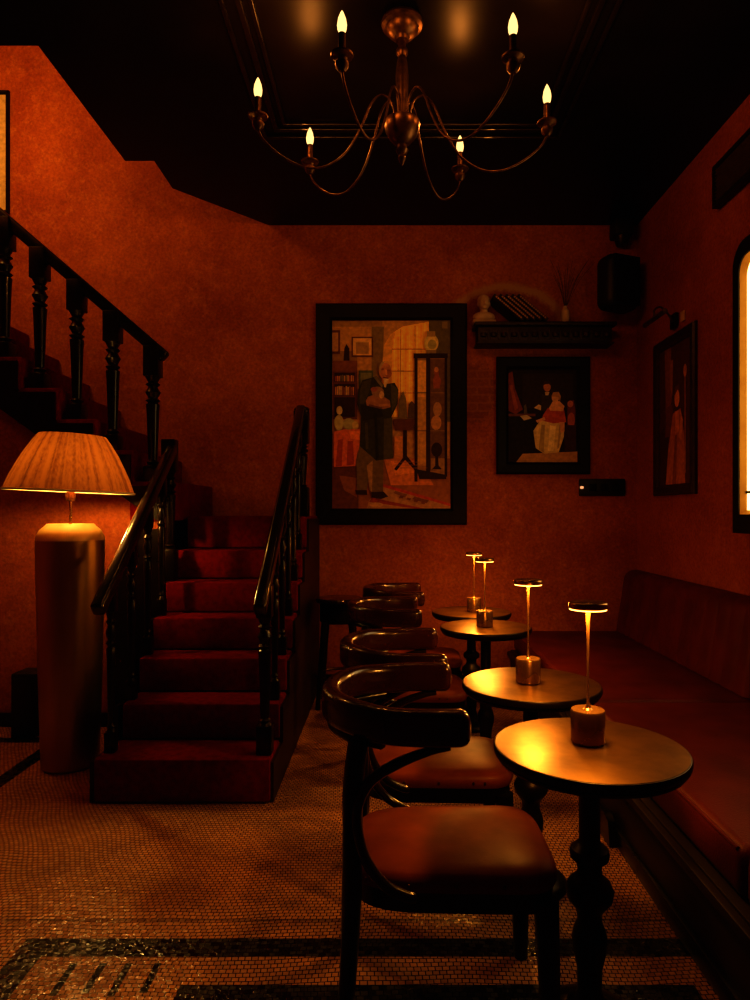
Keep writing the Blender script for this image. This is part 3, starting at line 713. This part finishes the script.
P1 = [(OCH, R_(135, 125, 630, 895)), ((.36, .2, .06), R_(135, 125, 345, 150)), ((.30, .17, .05), R_(135, 250, 240, 300)),
      ((.24, .16, .06), [(300, 150), (352, 150), (345, 330), (330, 520), (300, 520)]),
      (YEL, [(345, 520), (345, 300), (352, 225), (380, 180), (430, 150), (540, 130), (540, 520)]),
      ((.70, .38, .08), [(345, 300), (352, 225), (380, 180), (400, 168), (385, 260), (385, 520), (345, 520)]),
      ((.5, .28, .07), R_(420, 160, 424, 520)), ((.5, .28, .07), R_(480, 145, 484, 520)), ((.5, .28, .07), R_(385, 240, 540, 245)), ((.5, .28, .07), R_(385, 330, 540, 335)), ((.5, .28, .07), R_(385, 420, 540, 424)),
      ((.16, .12, .05), [(540, 125), (630, 125), (630, 540), (540, 540)]), ((.28, .2, .08), R_(595, 130, 618, 158)),
      (BRN, R_(135, 165, 168, 262)), ((.45, .26, .09), R_(135, 175, 160, 252)),
      (BRN, R_(216, 192, 306, 275)), ((.66, .42, .16), R_(222, 198, 300, 268)), ((.40, .24, .08), R_(235, 215, 288, 262)),
      (DKB, [(182, 296), (186, 240), (195, 222), (206, 240), (208, 296)]),
      (BRN, R_(138, 290, 240, 530)), ((.22, .08, .025), R_(138, 290, 240, 335)), (DKB, R_(144, 340, 230, 376)), (DKB, R_(144, 386, 230, 432)), (DKB, R_(144, 440, 230, 520)),
      ((.10, .12, .06), R_(246, 330, 306, 400)), ((.2, .2, .1), R_(254, 340, 300, 392)),
      ((.30, .12, .035), R_(135, 690, 630, 895)), (ORG, [(350, 690), (500, 690), (560, 800), (380, 800)]), ((.70, .27, .055), [(380, 700), (480, 700), (500, 745), (400, 760)]),
      ((.14, .05, .02), R_(135, 720, 245, 895)), ((.26, .10, .035), [(165, 760), (240, 770), (240, 850), (185, 820)]),
      ((.40, .22, .10), [(350, 800), (630, 880), (630, 895), (280, 895), (290, 860)]), (RED, [(350, 795), (630, 875), (630, 886), (345, 806)]), ((.30, .06, .025), [(300, 850), (520, 895), (480, 895), (290, 868)]),
      ((.22, .10, .04), [(400, 822), (450, 838), (440, 850), (392, 832)]), ((.2, .08, .03), [(480, 845), (540, 862), (530, 874), (470, 856)]), ((.50, .30, .14), E_(320, 880, 28, 10)),
      (BRN, [(390, 530), (488, 530), (486, 545), (470, 575), (400, 575), (390, 545)]), (DKB, R_(432, 575, 448, 690)), (DKB, [(438, 680), (448, 680), (488, 730), (480, 738), (440, 696), (405, 740), (394, 734)]),
      ((.20, .14, .06), [(410, 525), (414, 450), (432, 415), (445, 450), (450, 525)]), ((.12, .07, .03), [(452, 525), (455, 470), (468, 455), (482, 470), (482, 525)]),
      ((.62, .26, .06), R_(395, 600, 430, 690)),
      ((.36, .19, .055), R_(482, 275, 612, 755)), ((.75, .42, .10), R_(492, 290, 528, 440)), ((.55, .30, .075), R_(492, 440, 528, 720)), ((.18, .09, .035), R_(545, 285, 605, 740)),
      ((.34, .10, .035), [(560, 405), (556, 372), (564, 350), (560, 330), (570, 316), (582, 328), (580, 350), (592, 374), (584, 405)]), ((.55, .25, .1), E_(571, 328, 9, 11)), ((.45, .24, .10), E_(575, 490, 18, 30)), ((.50, .25, .09), E_(570, 545, 22, 30)), ((.28, .15, .05), R_(548, 420, 605, 425)), ((.28, .15, .05), R_(492, 575, 605, 580)), ((.28, .15, .05), R_(492, 420, 530, 425)),
      ((.36, .2, .08), [(548, 690), (605, 690), (605, 745), (548, 735)]),
      (DKB, E_(572, 655, 23, 30)), (DKB, [(566, 680), (578, 680), (580, 720), (594, 735), (552, 735), (566, 720)]),
      (DKB, R_(476, 262, 618, 282)), (DKB, R_(480, 280, 492, 785)), (DKB, R_(528, 280, 545, 745)), (DKB, R_(605, 280, 616, 765)), (DKB, [(488, 735), (545, 745), (612, 758), (612, 775), (500, 775)]),
      ((.66, .52, .18), E_(549, 220, 31, 36)), ((.40, .34, .12), E_(553, 226, 18, 20)), ((.40, .26, .09), R_(530, 172, 566, 194)), ((.3, .2, .08), R_(528, 248, 570, 262)),
      ((.58, .15, .04), [(142, 582), (200, 570), (318, 574), (336, 632), (300, 652), (240, 668), (232, 722), (142, 726)]), ((.36, .07, .025), [(160, 615), (180, 612), (176, 722), (150, 724)]), ((.70, .22, .06), [(205, 580), (310, 580), (325, 620), (215, 612)]), ((.34, .065, .022), [(200, 620), (222, 620), (228, 715), (196, 720)]),
      ((.42, .36, .18), E_(164, 545, 20, 32)), ((.36, .32, .16), E_(205, 550, 26, 24)), ((.50, .40, .22), E_(166, 495, 13, 18)), ((.5, .36, .14), E_(232, 556, 14, 17)),
      ((.17, .11, .045), [(250, 640), (352, 640), (350, 720), (348, 836), (300, 838), (292, 740), (280, 826), (240, 826), (236, 700)]), ((.34, .2, .09), [(280, 720), (305, 700), (302, 830), (292, 820)]),
      (DKB, [(300, 828), (350, 826), (370, 846), (340, 856), (300, 850)]), (DKB, [(232, 820), (280, 820), (282, 840), (236, 838)]),
      (GRN, [(262, 372), (322, 356), (350, 390), (396, 382), (412, 410), (408, 470), (384, 520), (390, 690), (320, 700), (250, 640), (256, 520), (240, 470), (244, 410)]),
      ((.09, .075, .03), [(352, 530), (386, 525), (390, 690), (350, 695)]), ((.09, .08, .035), [(380, 385), (410, 408), (406, 470), (385, 500)]), ((.03, .025, .012), [(255, 470), (340, 490), (350, 520), (258, 540)]),
      (SKN, E_(357, 335, 27, 34)), ((.36, .14, .05), E_(370, 345, 14, 18)), ((.40, .28, .16), [(331, 318), (340, 300), (356, 294), (350, 304), (340, 322), (337, 342)]), (WHT, [(348, 362), (372, 366), (366, 386), (352, 384)]),
      (WHT, [(350, 384), (364, 386), (360, 402), (352, 400)]), ((.34, .16, .07), [(285, 440), (330, 425), (376, 455), (380, 482), (350, 490), (280, 476), (276, 456)]), ((.30, .17, .09), E_(326, 420, 26, 22)), ((.30, .10, .05), E_(310, 410, 14, 10)), ((.55, .36, .2), E_(342, 432, 11, 15)),
      ((.30, .11, .04), [(340, 326), (350, 322), (352, 330), (342, 333)]), ((.30, .11, .04), [(366, 330), (376, 330), (374, 337), (364, 336)]), ((.58, .28, .13), [(356, 328), (364, 330), (366, 352), (356, 350)]), ((.20, .06, .03), [(348, 358), (372, 362), (370, 367), (348, 364)]),
      ((.075, .065, .028), [(262, 380), (300, 366), (290, 420), (268, 470), (252, 470), (250, 420)]), ((.025, .022, .010), [(312, 500), (322, 500), (330, 690), (318, 696)]), ((.08, .07, .03), [(272, 545), (284, 545), (288, 650), (276, 655)]),
      ((.20, .16, .1), [(310, 362), (322, 358), (348, 392), (344, 405)]), ((.16, .07, .03), [(290, 470), (345, 484), (342, 490), (288, 478)]), ((.44, .22, .10), [(330, 470), (378, 468), (376, 478), (332, 480)])]
for k in range(9):     # folds of the window curtain and light on the floorboards
    x = 392 + k * 16
    P1.insert(8, ((.80, .44, .085) if k % 2 else (1.0, .66, .16), [(x, 200 - k * 8), (x + 7, 198 - k * 8), (x + 5, 520), (x - 1, 520)]))
for k in range(7):
    P1.append(((.36, .14, .04), [(395 + k * 12, 705 + k * 12), (500 + k * 16, 705 + k * 12), (500 + k * 16, 707 + k * 12), (395 + k * 12, 707 + k * 12)]) if k < 3 else ((.2, .07, .025), [(330 + k * 30, 818 + k * 8), (346 + k * 30, 822 + k * 8), (340 + k * 30, 830 + k * 8), (324 + k * 30, 826 + k * 8)]))
for k in range(11):
    P1.insert(36, (random.choice([(.45, .2, .07), (.5, .3, .12), (.3, .08, .04), (.18, .14, .08)]), R_(147 + k * 7.4, 348 + random.random() * 6, 152.5 + k * 7.4, 375)))
    P1.insert(37, (random.choice([(.55, .36, .18), (.5, .24, .09), (.25, .1, .05)]), R_(147 + k * 7.4, 394 + random.random() * 6, 152.5 + k * 7.4, 431)))
p1 = picture('framed_painting', 'large black framed painting of a bearded man in a study', 1.205, 1.765, .13, P1, (135, 125, 630, 895), M['frame'])
p1.location = at(391.3, 414.7, YB - .002); p1.location.y = YB - .002
DK = (.022, .010, .007)
P2 = [(DK, R_(235, 505, 475, 830)), ((.035, .02, .012), R_(285, 520, 460, 640)), ((.20, .05, .025), [(235, 520), (250, 512), (258, 570), (286, 645), (262, 662), (236, 650)]), ((.32, .09, .04), [(240, 560), (250, 560), (270, 640), (258, 650)]),
      ((.02, .014, .010), R_(240, 668, 320, 800)), ((.16, .06, .025), R_(236, 660, 330, 669)), ((.5, .4, .28), [(276, 668), (300, 664), (318, 676), (290, 684)]), ((.12, .1, .07), [(290, 660), (290, 632), (297, 626), (302, 660)]),
      ((.42, .24, .085), [(262, 830), (285, 800), (475, 792), (475, 830)]), ((.02, .016, .014), [(360, 590), (385, 586), (400, 640), (390, 660), (345, 655), (350, 620)]),
      ((.50, .22, .10), E_(370, 566, 13, 17)), ((.06, .03, .015), [(352, 566), (360, 546), (380, 546), (386, 566), (376, 556), (362, 558)]), ((.55, .42, .26), [(324, 640), (340, 628), (360, 636), (352, 650)]), ((.05, .035, .026), [(352, 592), (384, 590), (396, 640), (380, 656), (348, 650)]), ((.5, .4, .3), [(362, 584), (378, 584), (374, 596), (364, 596)]),
      ((.16, .04, .02), [(440, 620), (462, 612), (468, 650), (466, 700), (440, 706)]), ((.46, .18, .10), E_(450, 626, 10, 12)), ((.40, .12, .06), E_(453, 682, 13, 26)), ((.05, .018, .01), R_(430, 700, 470, 790)),
      ((.60, .46, .20), [(350, 676), (430, 690), (428, 740), (410, 795), (360, 800), (330, 780), (322, 720)]), ((.38, .27, .10), [(350, 700), (362, 700), (358, 796), (340, 786)]), ((.74, .60, .30), [(380, 700), (400, 705), (392, 790), (372, 792)]), ((.4, .28, .12), [(412, 700), (422, 702), (410, 780), (404, 784)]),
      ((.44, .09, .03), [(372, 640), (428, 646), (436, 690), (392, 694), (350, 684), (356, 664)]), ((.62, .34, .18), [(330, 684), (360, 672), (364, 682), (336, 692)]), ((.60, .32, .16), [(412, 690), (430, 690), (430, 722), (416, 728)]),
      ((.64, .36, .19), [(376, 640), (388, 618), (412, 616), (430, 634), (424, 652), (380, 650)]), ((.62, .36, .19), E_(398, 604, 13, 17)), ((.42, .24, .09), [(384, 600), (390, 586), (410, 584), (417, 600), (414, 618), (408, 602)])]
p2 = picture('framed_painting', 'smaller black framed painting of a seated woman in a pale skirt', .745, .935, .095, P2, (235, 505, 475, 830), M['frame'])
p2.location = at(542.5, 416, YB - .002); p2.location.y = YB - .002
P3 = [((.045, .018, .009), R_(0, 0, 100, 200)), ((.12, .05, .02), [(18, 0), (40, 0), (36, 90), (22, 100)]), ((.16, .075, .03), [(36, 20), (46, 20), (44, 70), (38, 80)]), ((.03, .012, .007), [(0, 120), (30, 110), (30, 200), (0, 200)]),
      ((.12, .045, .02), E_(34, 74, 8, 12)), ((.08, .03, .014), [(24, 86), (44, 84), (48, 130), (20, 130)]), ((.2, .08, .03), [(46, 98), (70, 94), (80, 130), (84, 200), (22, 200), (30, 150)]), ((.12, .045, .02), [(52, 130), (60, 130), (56, 200), (44, 200)]), ((.28, .12, .05), [(52, 96), (64, 96), (66, 126), (54, 128)]),
      ((.32, .15, .07), E_(59, 78, 8, 13)), ((.07, .03, .012), [(50, 74), (54, 60), (66, 60), (69, 76), (62, 66)]), ((.26, .12, .05), [(70, 96), (78, 112), (72, 138), (64, 134), (70, 118)]), ((.16, .07, .03), R_(82, 40, 86, 186)), ((.24, .12, .05), E_(84, 44, 5, 9))]
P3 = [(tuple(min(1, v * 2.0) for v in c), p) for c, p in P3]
p3 = picture('framed_painting', 'narrow dark framed portrait on the right wall below the picture light', .66, 1.115, .075, P3, (0, 0, 100, 200), M['frame2'], .03)
p3.location = (XR - .002, 4.62, 2.075); p3.rotation_euler = (0, 0, -PI / 2)
P4 = [((.45, .34, .17), R_(0, 0, 100, 200)), ((.34, .22, .10), R_(18, 20, 82, 180)), ((.42, .26, .10), [(30, 180), (40, 90), (55, 60), (70, 100), (75, 180)])]
p4 = picture('framed_print', 'pale print in a thin black frame high on the stairwell wall', .72, .98, .028, P4, (0, 0, 100, 200), M['frame'], .03, .006)
q = at(10, 153, YB - .002); p4.location = (q.x - .36, YB - .002, q.z)

# picture light above the portrait
pl_ = empty('picture_light', (XR, 4.61, 2.72), 'dark swan-arm picture light on the right wall above the portrait', 'wall lamp')
MB().b2((-.03, -.045, -.05), (-.001, .045, .05), .008).build('wall_plate', M['iron'], pl_)
MB().tube(smoothpath([(-.03, -.01, 0), (-.08, -.03, .05), (-.16, -.12, .06), (-.225, -.18, .02), (-.23, -.2, -.03)], 6), .007, 8).build('arm', M['bronze'], pl_)
MB().tube([(-.23, -.37, -.04), (-.23, -.03, -.04)], .016, 12).build('lamp_tube', M['bronze'], pl_)
MB().b2((-.012, -.145, -.035), (-.001, -.085, .035), .003).build('cream_plate', M['plasterw'], pl_)

# ------------------------------------------------------------------ shelf and what stands on it
SZ = 2.872
q0, q1 = at(474, 325, 5.2), at(615, 325, 5.2)
SW = q1.x - q0.x; SC = (q0.x + q1.x) / 2
sf = empty('wall_shelf', (SC, YB - .005, SZ), 'carved dark wooden ledge shelf on the back wall above the smaller painting', 'shelf')
MB().b2((-SW / 2, -.20, -.028), (SW / 2, 0, 0), .006).build('shelf_board', M['shelf'], sf)
fr = MB().b2((-SW / 2 + .03, -.165, -.155), (SW / 2 - .03, 0, -.0285), .004)
nb_ = 13
for k in range(nb_):
    x = -SW / 2 + .07 + (SW - .14) * k / (nb_ - 1)
    fr.lathe([(.0, -.02), (.022, -.015), (.026, 0), (.022, .015), (0, .02)], (x, -.166, -.095), 10)
    if k < nb_ - 1: fr.b2((x + .03, -.172, -.135), (x + .05, -.164, -.055), .003)
fr.b2((-SW / 2 + .015, -.178, -.165), (SW / 2 - .015, 0, -.152), .004)
fr.build('carved_front', M['shelf'], sf)
# bust
bu = empty('bust', (at(484.5, 325, 5.2).x, 5.24, SZ + .0005), 'small cream plaster bust at the left end of the shelf', 'bust')
bb = MB()
def blob(mb, c, r, rot=None, nu=20, nv=14, f=None):
    vs, fs = [], []
    for i in range(nv + 1):
        ph = PI * i / nv
        for k in range(nu):
            t = 2 * PI * k / nu; p = Vector((math.sin(ph) * math.cos(t), math.sin(ph) * math.sin(t), math.cos(ph)))
            p = Vector((p.x * r[0], p.y * r[1], p.z * r[2]))
            if f: p = f(p)
            vs.append(Vector(c) + p)
    for i in range(nv):
        for k in range(nu): fs.append((i * nu + k, i * nu + (k + 1) % nu, (i + 1) * nu + (k + 1) % nu, (i + 1) * nu + k))
    return mb.add(vs, fs)
bust_prof = [(.055, 0), (.055, .02), (.035, .026), (.032, .035)]
blob(bb, (0, 0, .058), (.088, .052, .042)); blob(bb, (0, 0, .10), (.03, .03, .045)); blob(bb, (0, -.005, .165), (.045, .052, .06))
blob(bb, (0, -.058, .158), (.008, .014, .014)); blob(bb, (0, -.046, .125), (.022, .018, .016)); blob(bb, (-.045, .0, .16), (.008, .012, .018)); blob(bb, (.045, 0, .16), (.008, .012, .018))
blob(bb, (-.017, -.049, .172), (.011, .006, .006)); blob(bb, (.017, -.049, .172), (.011, .006, .006)); blob(bb, (0, .008, .19), (.05, .055, .045)); blob(bb, (0, -.051, .137), (.014, .006, .004))
bb.build('head_and_shoulders', M['plasterw'], bu, 60)
MB().b2((-.09, -.05, 0), (.09, .05, .028), .006).build('plinth', M['plasterw'], bu)
# leaning books
bk0 = empty('book', (0, 0, 0), None, 'book', 'dark bound books leaning on the shelf')
def bookmesh(h=.30, d=.19, t=.030):
    cv = MB(); cv.b2((0, 0, 0), (.004, d, h), .001); cv.b2((t - .004, 0, 0), (t, d, h), .001)
    cv.tube([(t / 2, .004, 0.0), (t / 2, .004, h)], t / 2, 12)
    for k in (.18, .3, .7, .82): cv.b2((t * .12, -t * .42, h * k), (t * .88, -t * .3, h * k + .006))
    return cv
bookmesh().build('cover', M['book'], bk0)
MB().b2((.0045, .008, .004), (.0255, .184, .296)).build('pages', M['page'], bk0)
gt = MB()
for k in range(14): gt.b2((.009, -.0132, .02 + k * .019), (.021, -.0105, .033 + k * .019))
gt.build('spine_gilding', M['gilt'], bk0)
lean = math.radians(-50)
# each book stands on its lower corner, tilted to the left
bl = ['first of the leaning dark books, next to the bust', 'second leaning dark book from the bust', 'middle one of the five leaning dark books', 'fourth leaning dark book from the bust', 'last of the leaning dark books, at the right of the pile']
xb = at(521, 325, 5.2).x
for i in range(5):
    b_ = bk0 if i == 0 else copy_tree(bk0)
    b_.location = (xb + i * .0415 / 1.0 * 1.13, 5.155, SZ + .0008); b_.rotation_euler = (0, lean, 0)
    b_['label'] = bl[i]
# vase with dry twigs
vs_ = empty('bud_vase', (at(566.5, 325, 5.2).x, 5.24, SZ + .0005), 'small vase of thin dry twigs at the right of the shelf', 'vase')
MB().lathe([(0, 0), (.028, 0), (.033, .02), (.034, .08), (.03, .11), (.016, .125), (.015, .14), (.018, .143), (.013, .143), (.011, .12), (0, .12)], seg=24).build('vessel', M['plasterw'], vs_)
tg = MB()
for k in range(22):
    a = random.uniform(-1, 1); L = random.uniform(.22, .36); lx = a * .55 + random.uniform(-.08, .08); ly = random.uniform(-.4, .05)
    p = [Vector((0, 0, .122)), Vector((lx * .12 * L, ly * .1 * L, .16)), Vector((lx * L * .6, ly * L * .5, .13 + L * .6)), Vector((lx * L * 1.25, ly * L * .8, .13 + L))]
    tg.tube(smoothpath(p, 4), .0014, 5)
tg.build('dry_twigs', M['twig'], vs_)['kind'] = 'stuff'

# ------------------------------------------------------------------ small wall fittings
sk_ = empty('wall_speaker', (at(617, 284, 5.15).x, 5.15, at(617, 284, 5.15).z), 'black rounded loudspeaker mounted in the corner right of the shelf', 'speaker', rz=math.radians(22))
MB().b2((-.152, -.11, -.212), (.152, .09, .205), .07, 6).build('cabinet', M['plastic'], sk_, 40)
MB().b2((-.118, -.122, -.188), (.118, -.108, .182), .006).build('grille', M['frame'], sk_)
MB().b2((-.03, .08, -.05), (.03, .135, .05), .006).build('bracket', M['plastic'], sk_)
q = at(625, 231, 5.2)
sc_ = empty('small_dark_fitting', (q.x, YB, q.z), 'small black fitting under the ceiling above the corner loudspeaker', 'bracket')  # unidentified small dark fitting, built as a plain box and cap
MB().b2((-.075, -.15, -.02), (.075, -.001, ZC - q.z - .001), .012).build('housing', M['plastic'], sc_)
MB().lathe([(.0, -.085), (.042, -.085), (.05, -.07), (.062, -.0205), (0, -.0205)], (0, -.08, 0), 24).build('cap', M['iron'], sc_)
q = at(600.5, 487.5, 5.33)
sw = empty('switch_plate', (q.x, YB, q.z), 'dark switch plate with a small lit indicator, below the smaller painting', 'switch')
MB().b2((-.17, -.02, -.068), (.20, -.001, .068), .006).build('plate', M['plastic'], sw)
for k in range(3): MB().b2((-.09 + k * .09, -.026, -.03), (-.03 + k * .09, -.0202, .03), .003).build('rocker', M['frame'], sw)
MB().lathe([(0, -.012), (.014, -.008), (.014, .008), (0, .012)], (-.15, -.024, .0), 16).build('indicator', M['indicator'], sw)
# air vent on the right wall
va = empty('air_vent', (XR, 3.34, 3.34), 'long black air vent grille high on the right wall', 'vent')
MB().b2((-.035, -.66, -.125), (-.001, .66, .125), .004).build('backing', M['plastic'], va)
vf = MB(); vf.b2((-.05, -.66, .1), (-.0355, .66, .125), .003); vf.b2((-.05, -.66, -.125), (-.0355, .66, -.1), .003); vf.b2((-.05, -.66, -.1), (-.0355, -.63, .1), .003); vf.b2((-.05, .63, -.1), (-.0355, .66, .1), .003)
vf.build('vent_frame', M['plastic'], va)
sl = MB()
for k in range(9): sl.box((-.043, 0, -.085 + k * .0212), (.014, 1.25, .003), 0, Matrix.Rotation(.5, 3, 'Y'))
sl.build('slats', M['grille'], va)

# ------------------------------------------------------------------ light
light('POINT', 'stairwell_light', (-2.95, 4.15, 4.35), (1.0, .50, .11), 40.0, shadow_soft_size=.12)
light('AREA', 'window_light', (XR - .12, 3.24, 2.1), (1.0, .52, .15), .7, shape='RECTANGLE', size=1.2, size_y=.85).rotation_euler = (0, math.radians(90), 0)
w = bpy.data.worlds.new('world'); S.world = w; w.use_nodes = True
w.node_tree.nodes['Background'].inputs[0].default_value = (.05, .012, .004, 1); w.node_tree.nodes['Background'].inputs[1].default_value = .05
